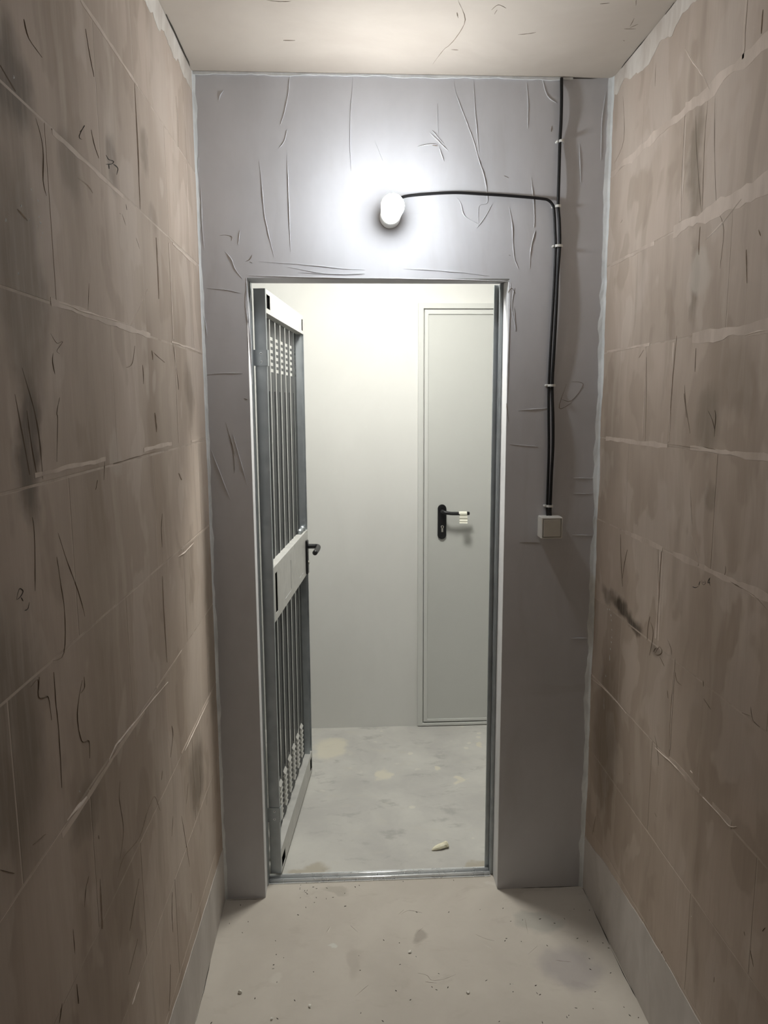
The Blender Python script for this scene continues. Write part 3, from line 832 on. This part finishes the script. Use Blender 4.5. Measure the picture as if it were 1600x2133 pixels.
# lock furniture on the gate
ep = gp(MB().box(.690, .722, -.010, 0, .935, 1.082), 'handle_plate', M_BLACK, bevel=.006)
ep['label'] = 'black handle plate on the lock box'
gp(MB().tube(smoothpts([(.706, -.008, 1.055), (.706, -.036, 1.055), (.702, -.050, 1.055), (.686, -.056, 1.054), (.64, -.057, 1.052), (.590, -.055, 1.050)], 5), .0105, 12), 'lever', M_BLACK, ep, smooth=True)
gp(MB().lathe([(0, .0085), (.004, .0085)], (.706, -.010, .985), (0, -1, 0), 16), 'lock_cylinder', M_BRASS, ep)
gp(MB().lathe([(0, .010), (.055, .010), (.058, .008)], (.640, .016, 1.128), (1, 0, 0), 14), 'bolt_barrel', M_GALV, lock, smooth=True)
gp(MB().lathe([(0, .012), (.012, .012), (.016, .008)], (.705, .016, 1.130), (1, 0, 0), 14), 'bolt_knob', M_GALV, lock, smooth=True)

# ------------------------------------------------------------------ bare bulb on the wall above the doorway
lx, lz = -.046, 2.203
lamp = tag(empty('wall_lamp', (lx, 0, lz)), 'lit round bulb in a white holder above the doorway', 'lamp')
MB().lathe([(0, .030), (.006, .031), (.048, .0305), (.052, .028)], (0, 0, 0), (0, -1, 0), 32).build('holder', M_WHITEP, lamp, smooth=True)
MB().lathe([(.050, .0275), (.070, .0290), (.100, .0310), (.133, .0328)], (0, 0, 0), (0, -1, 0), 24).build('bulb_neck', M_NECK, lamp, smooth=True)
DOME = [(.131, .030)]
for k in range(8):
    a = math.radians(-2+92*k/7)
    DOME.append((.136+.0310*math.sin(a), .0325*math.cos(a)))
MB().lathe(DOME, (0, 0, 0), (0, -1, 0), 24).build('bulb', M_BULB, lamp, smooth=True)

# hallway ceiling lamp, out of the picture above the doorway
hl = tag(empty('ceiling_lamp', (-.03, .44, H)), 'flat round ceiling lamp of the hallway beyond the doorway', 'lamp')
MB().lathe([(0, .165), (.024, .165), (.026, .163), (.026, .152), (.022, .151)], (0, 0, 0), (0, 0, -1), 32).build('lamp_housing', M_WHITEP, hl)
MB().lathe([(.0225, .149), (.0235, .149)], (0, 0, 0), (0, 0, -1), 24).build('diffuser', M_HLAMP, hl)

# ------------------------------------------------------------------ cables, clips and switch
def wp(u, v, off):
    p = at(u, v, 1, -off); return p


down = [(1170, 163, .004), (1170, 200, .011), (1169, 250, .013), (1166.5, 297, .009), (1165, 350, .012), (1163.5, 400, .013), (1163, 432, .011), (1165.5, 465, .013), (1166, 514, .010), (1162, 570, .014),
        (1159, 640, .016), (1155, 720, .014), (1150.5, 803, .009), (1152, 870, .015), (1152, 930, .016), (1149, 990, .014), (1146.5, 1053, .009), (1147, 1078, .010)]
c1 = MB().tube(smoothpts([wp(*a) for a in down], 6), .0048, 10).build('power_cable', M_CABLE, None, smooth=True)
tag(c1, 'black cable running from the ceiling down to the light switch', 'cable')
side_ = [(826, 415, .012), (850, 408, .007), (900, 403.5, .010), (950, 401.5, .011), (1000, 404, .010), (1050, 407, .009), (1100, 411, .011), (1130, 414, .012), (1142, 417, .012), (1151, 426, .011), (1154.5, 440, .010), (1156.5, 480, .010), (1157.5, 514, .008), (1155.5, 570, .010), (1152, 640, .011),
         (1147.5, 720, .010), (1143.5, 803, .007), (1143, 870, .010), (1143.5, 930, .011), (1142, 990, .010), (1140, 1053, .008), (1140.5, 1078, .010)]
c2 = MB().tube(smoothpts([wp(*a) for a in side_], 6), .0042, 10).build('lamp_cable', M_CABLE, None, smooth=True)
tag(c2, 'black cable arching from the bulb and then down to the switch', 'cable')
clips = [(1167, 297, 9, 'white cable clip nearest the ceiling on the black cable'),
         (1160, 432, 12, 'white cable clip at the bend where the two black cables meet'),
         (1162, 514, 15, 'white cable clip just below the bend of the cables'),
         (1147, 803, 15, 'white cable clip halfway down the paired black cables'),
         (1143, 1053, 14, 'white cable clip just above the light switch')]
for u, v, wd, lab in clips:
    c = at(u, v, 1, 0); hwd = wd/2*2.28/F+.001
    cl = tag(empty('cable_clip', (c.x, 0, c.z)), lab, 'clip', 'white clips holding the black cables')
    arch = []
    for k in range(9):
        a = math.pi*k/8; arch.append((-hwd*math.cos(a), -.004-.0165*math.sin(a)**.6 if 0 < k < 8 else 0))
    mb = MB(); m_ = len(arch)
    for zz in (-.0035, .0035):
        mb.v += [(a, b, zz) for a, b in arch]; mb.v += [(a*.86, b*.90 if b else 0, zz) for a, b in arch]
    for k in range(m_-1):
        for q in (0, m_):
            mb.f.append((q+k, q+k+1, 2*m_+q+k+1, 2*m_+q+k))
        mb.f.append((k, k+1, m_+k+1, m_+k)); mb.f.append((2*m_+k, 2*m_+k+1, 3*m_+k+1, 3*m_+k))
    mb.build('strap', M_WHITEP, cl)
    MB().lathe([(0, .0035), (.010, .0035), (.012, .002)], (-hwd-.0035, 0, 0), (0, -1, 0), 10).build('nail_head', M_WHITEP, cl)

sw = tag(empty('light_switch', (.4565, 0, 1.268)), 'square off-white surface light switch below the black cables', 'switch')
MB().box(-.034, .034, -.040, 0, -.034, .034).build('back_box', M_SWITCH, sw, .004)
MB().plate(-.033, .033, -.033, .033, -.050, -.0405, [(-.029, .029, -.029, .029)]).build('cover_frame', M_SWITCH, sw, .0015)
rk = MB()
rk.v = [(-.0275, -.0535, -.0275), (.0275, -.0535, -.0275), (.0275, -.0500, .0275), (-.0275, -.0500, .0275), (-.0275, -.041, -.0275), (.0275, -.041, -.0275), (.0275, -.041, .0275), (-.0275, -.041, .0275)]
rk.f = [(0, 1, 2, 3), (7, 6, 5, 4), (0, 4, 5, 1), (1, 5, 6, 2), (2, 6, 7, 3), (3, 7, 4, 0)]
rk.build('rocker', M_ROCKER, sw, .0012)

# ------------------------------------------------------------------ bits on the floor
def lump(name, u, v, size, mat, label, cat, group=None, seed=0, rz=0.0):
    p = at(u, v, 2, 0); bm = bmesh.new(); bmesh.ops.create_icosphere(bm, subdivisions=2, radius=1)
    for w_ in bm.verts:
        k = 1+.45*noise.noise(w_.co*1.6+Vector((seed*2.3, seed, 1)))
        w_.co = Vector((w_.co.x*size[0]*k, w_.co.y*size[1]*k, max(-.55, w_.co.z*k)*size[2]))
    zmin = min(w_.co.z for w_ in bm.verts)
    for w_ in bm.verts: w_.co.z -= zmin
    me = bpy.data.meshes.new(name); bm.to_mesh(me); bm.free(); me.materials.append(mat)
    o = obj(name, me); o.location = (p.x, p.y, .0002); o.rotation_euler = (0, 0, rz)
    return tag(o, label, cat, group)


# cream foam scrap: pointed at the left, torn end at the right
fp = at(917, 1768, 2, 0); mb = MB(); prof = [(-.034, .002, .004), (-.030, .005, .008), (-.018, .009, .014), (-.004, .012, .018), (.010, .013, .020), (.018, .010, .022), (.024, .013, .024), (.030, .010, .021), (.034, .005, .012)]
nn = 10
for i, (x_, ry, rz_) in enumerate(prof):
    for k in range(nn):
        a = 2*math.pi*k/nn; jt = 1+.28*noise.noise(Vector((i*1.3, k*.9, 2)))*(1 if i > 4 else .5)
        mb.v.append((x_+.004*noise.noise(Vector((k, i, 8)))*(i > 4), ry*math.cos(a)*jt, rz_*.5*(1+math.sin(a)*jt)))
for i in range(len(prof)-1):
    for k in range(nn): mb.f.append((i*nn+k, i*nn+(k+1) % nn, (i+1)*nn+(k+1) % nn, (i+1)*nn+k))
mb.f += [tuple(reversed(range(nn))), tuple((len(prof)-1)*nn+k for k in range(nn))]
zm = min(v[2] for v in mb.v); mb.v = [(a, b, c-zm) for a, b, c in mb.v]
fo = mb.build('foam_scrap', M_FOAM); fo.location = (fp.x, fp.y, .0003); fo.rotation_euler = (0, 0, .30)
tag(fo, 'cream scrap of torn foam on the hallway floor', 'scrap')
lump('plaster_crumb', 500, 2069, (.0055, .005, .0065), M_CRUMB, 'white plaster crumb nearest the left wall on the beige floor', 'crumb', 'white crumbs on the room floor', 1)
lump('plaster_crumb', 854, 1984, (.006, .005, .004), M_CRUMB, 'white plaster crumb in the middle of the beige floor', 'crumb', 'white crumbs on the room floor', 2)
lump('plaster_crumb', 975, 2069, (.005, .004, .004), M_CRUMB, 'white plaster crumb right of centre on the beige floor', 'crumb', 'white crumbs on the room floor', 3)
lump('plaster_crumb', 645, 2097, (.004, .006, .004), M_CRUMB, 'small white plaster crumb low and left of centre on the floor', 'crumb', 'white crumbs on the room floor', 4)
lump('plaster_crumb', 566, 2124, (.003, .004, .004), M_CRUMB, 'tiny white plaster crumb at the lower edge of the photo', 'crumb', 'white crumbs on the room floor', 5)
# fine dirt: flakes and specks nobody would count
random.seed(21)
db = MB()
spots = [(505, 1943), (574, 1960), (517, 1920), (591, 1995), (570, 2010), (577, 2046), (569, 2018), (614, 2084), (640, 1862), (655, 1880), (640, 1855), (935, 1900), (868, 1900), (1000, 1895), (1048, 1892), (1064, 1919), (1196, 1894), (1228, 1896), (1176, 1914),
         (1203, 1955), (1224, 1961), (1228, 1997), (1055, 1955), (1052, 1960), (1140, 1970), (1116, 2053), (1119, 2069), (1125, 2072), (1185, 2115), (1240, 2066), (1272, 2027), (900, 2056), (825, 2064), (855, 2083), (578, 2122), (440, 2131), (1130, 2130), (1312, 2115), (1300, 2098), (1330, 2120),
         (459, 1923), (478, 1924), (447, 1975), (425, 2080), (1063, 2050), (716, 1835), (770, 1838), (840, 1836), (760, 1838), (945, 1834), (625, 1850), (690, 1840), (1268, 1975), (1310, 2048), (1313, 2060), (1320, 2065)]
spots += [(random.uniform(600, 760), random.gauss(1850, 12)) for _ in range(16)] + [(random.uniform(480, 1260), random.uniform(1860, 2130)) for _ in range(30)]
for (u, v) in spots:
    p = at(u, v, 2, 0)
    if abs(p.x) > W-.01 or (p.y > -.004 and not (OPX0+.02 < p.x < OPX1-.02 and p.y < .06)): continue
    a = random.uniform(0, 6.3); L = random.uniform(.0018, .0050); wd = random.uniform(.0008, .0017); hh = random.uniform(.0006, .0016)
    cx, sx = math.cos(a), math.sin(a)
    pts = [(-L, 0), (0, -wd), (L, 0), (0, wd)]
    b = len(db.v)
    db.v += [(p.x+x*cx-y*sx, p.y+x*sx+y*cx, .0001) for x, y in pts]+[(p.x+.7*(x*cx-y*sx), p.y+.7*(x*sx+y*cx), hh) for x, y in pts]
    db.f += [(b+3, b+2, b+1, b), (b+4, b+5, b+6, b+7)]+[(b+k, b+(k+1) % 4, b+4+(k+1) % 4, b+4+k) for k in range(4)]
d_ = stuff(db.build('floor_dirt', M_DARK)); d_['label'] = 'scattered dark specks of dirt on the beige floor'; d_['category'] = 'dirt'
strokes('floor_scuffs', floor, 2, 0, 1, [[(835, 1905), (850, 1897), (865, 1898), (880, 1902)], [(730, 1928), (745, 1942)], [(688, 1930), (680, 1942)], [(990, 1946), (1010, 1955), (1030, 1960)], [(740, 2076), (758, 2060), (768, 2052)],
                                         [(870, 2027), (890, 2032), (900, 2042), (925, 2040), (950, 2030)], [(885, 2045), (910, 2048)], [(1093, 1912), (1100, 1945)], [(1158, 2000), (1190, 2004)], [(830, 1905), (842, 1895)],
                                         [(1100, 1988), (1120, 1970)], [(870, 1942), (882, 1932)]], M_SCRATCH, .0022, .0006)
strokes('floor_scuffs', floor, 2, 0, 1, [[(682, 1942), (689, 1930)], [(1008, 1967), (1024, 1976)], [(1060, 2048), (1078, 2052)]], M_CRUMB, .003, .001)
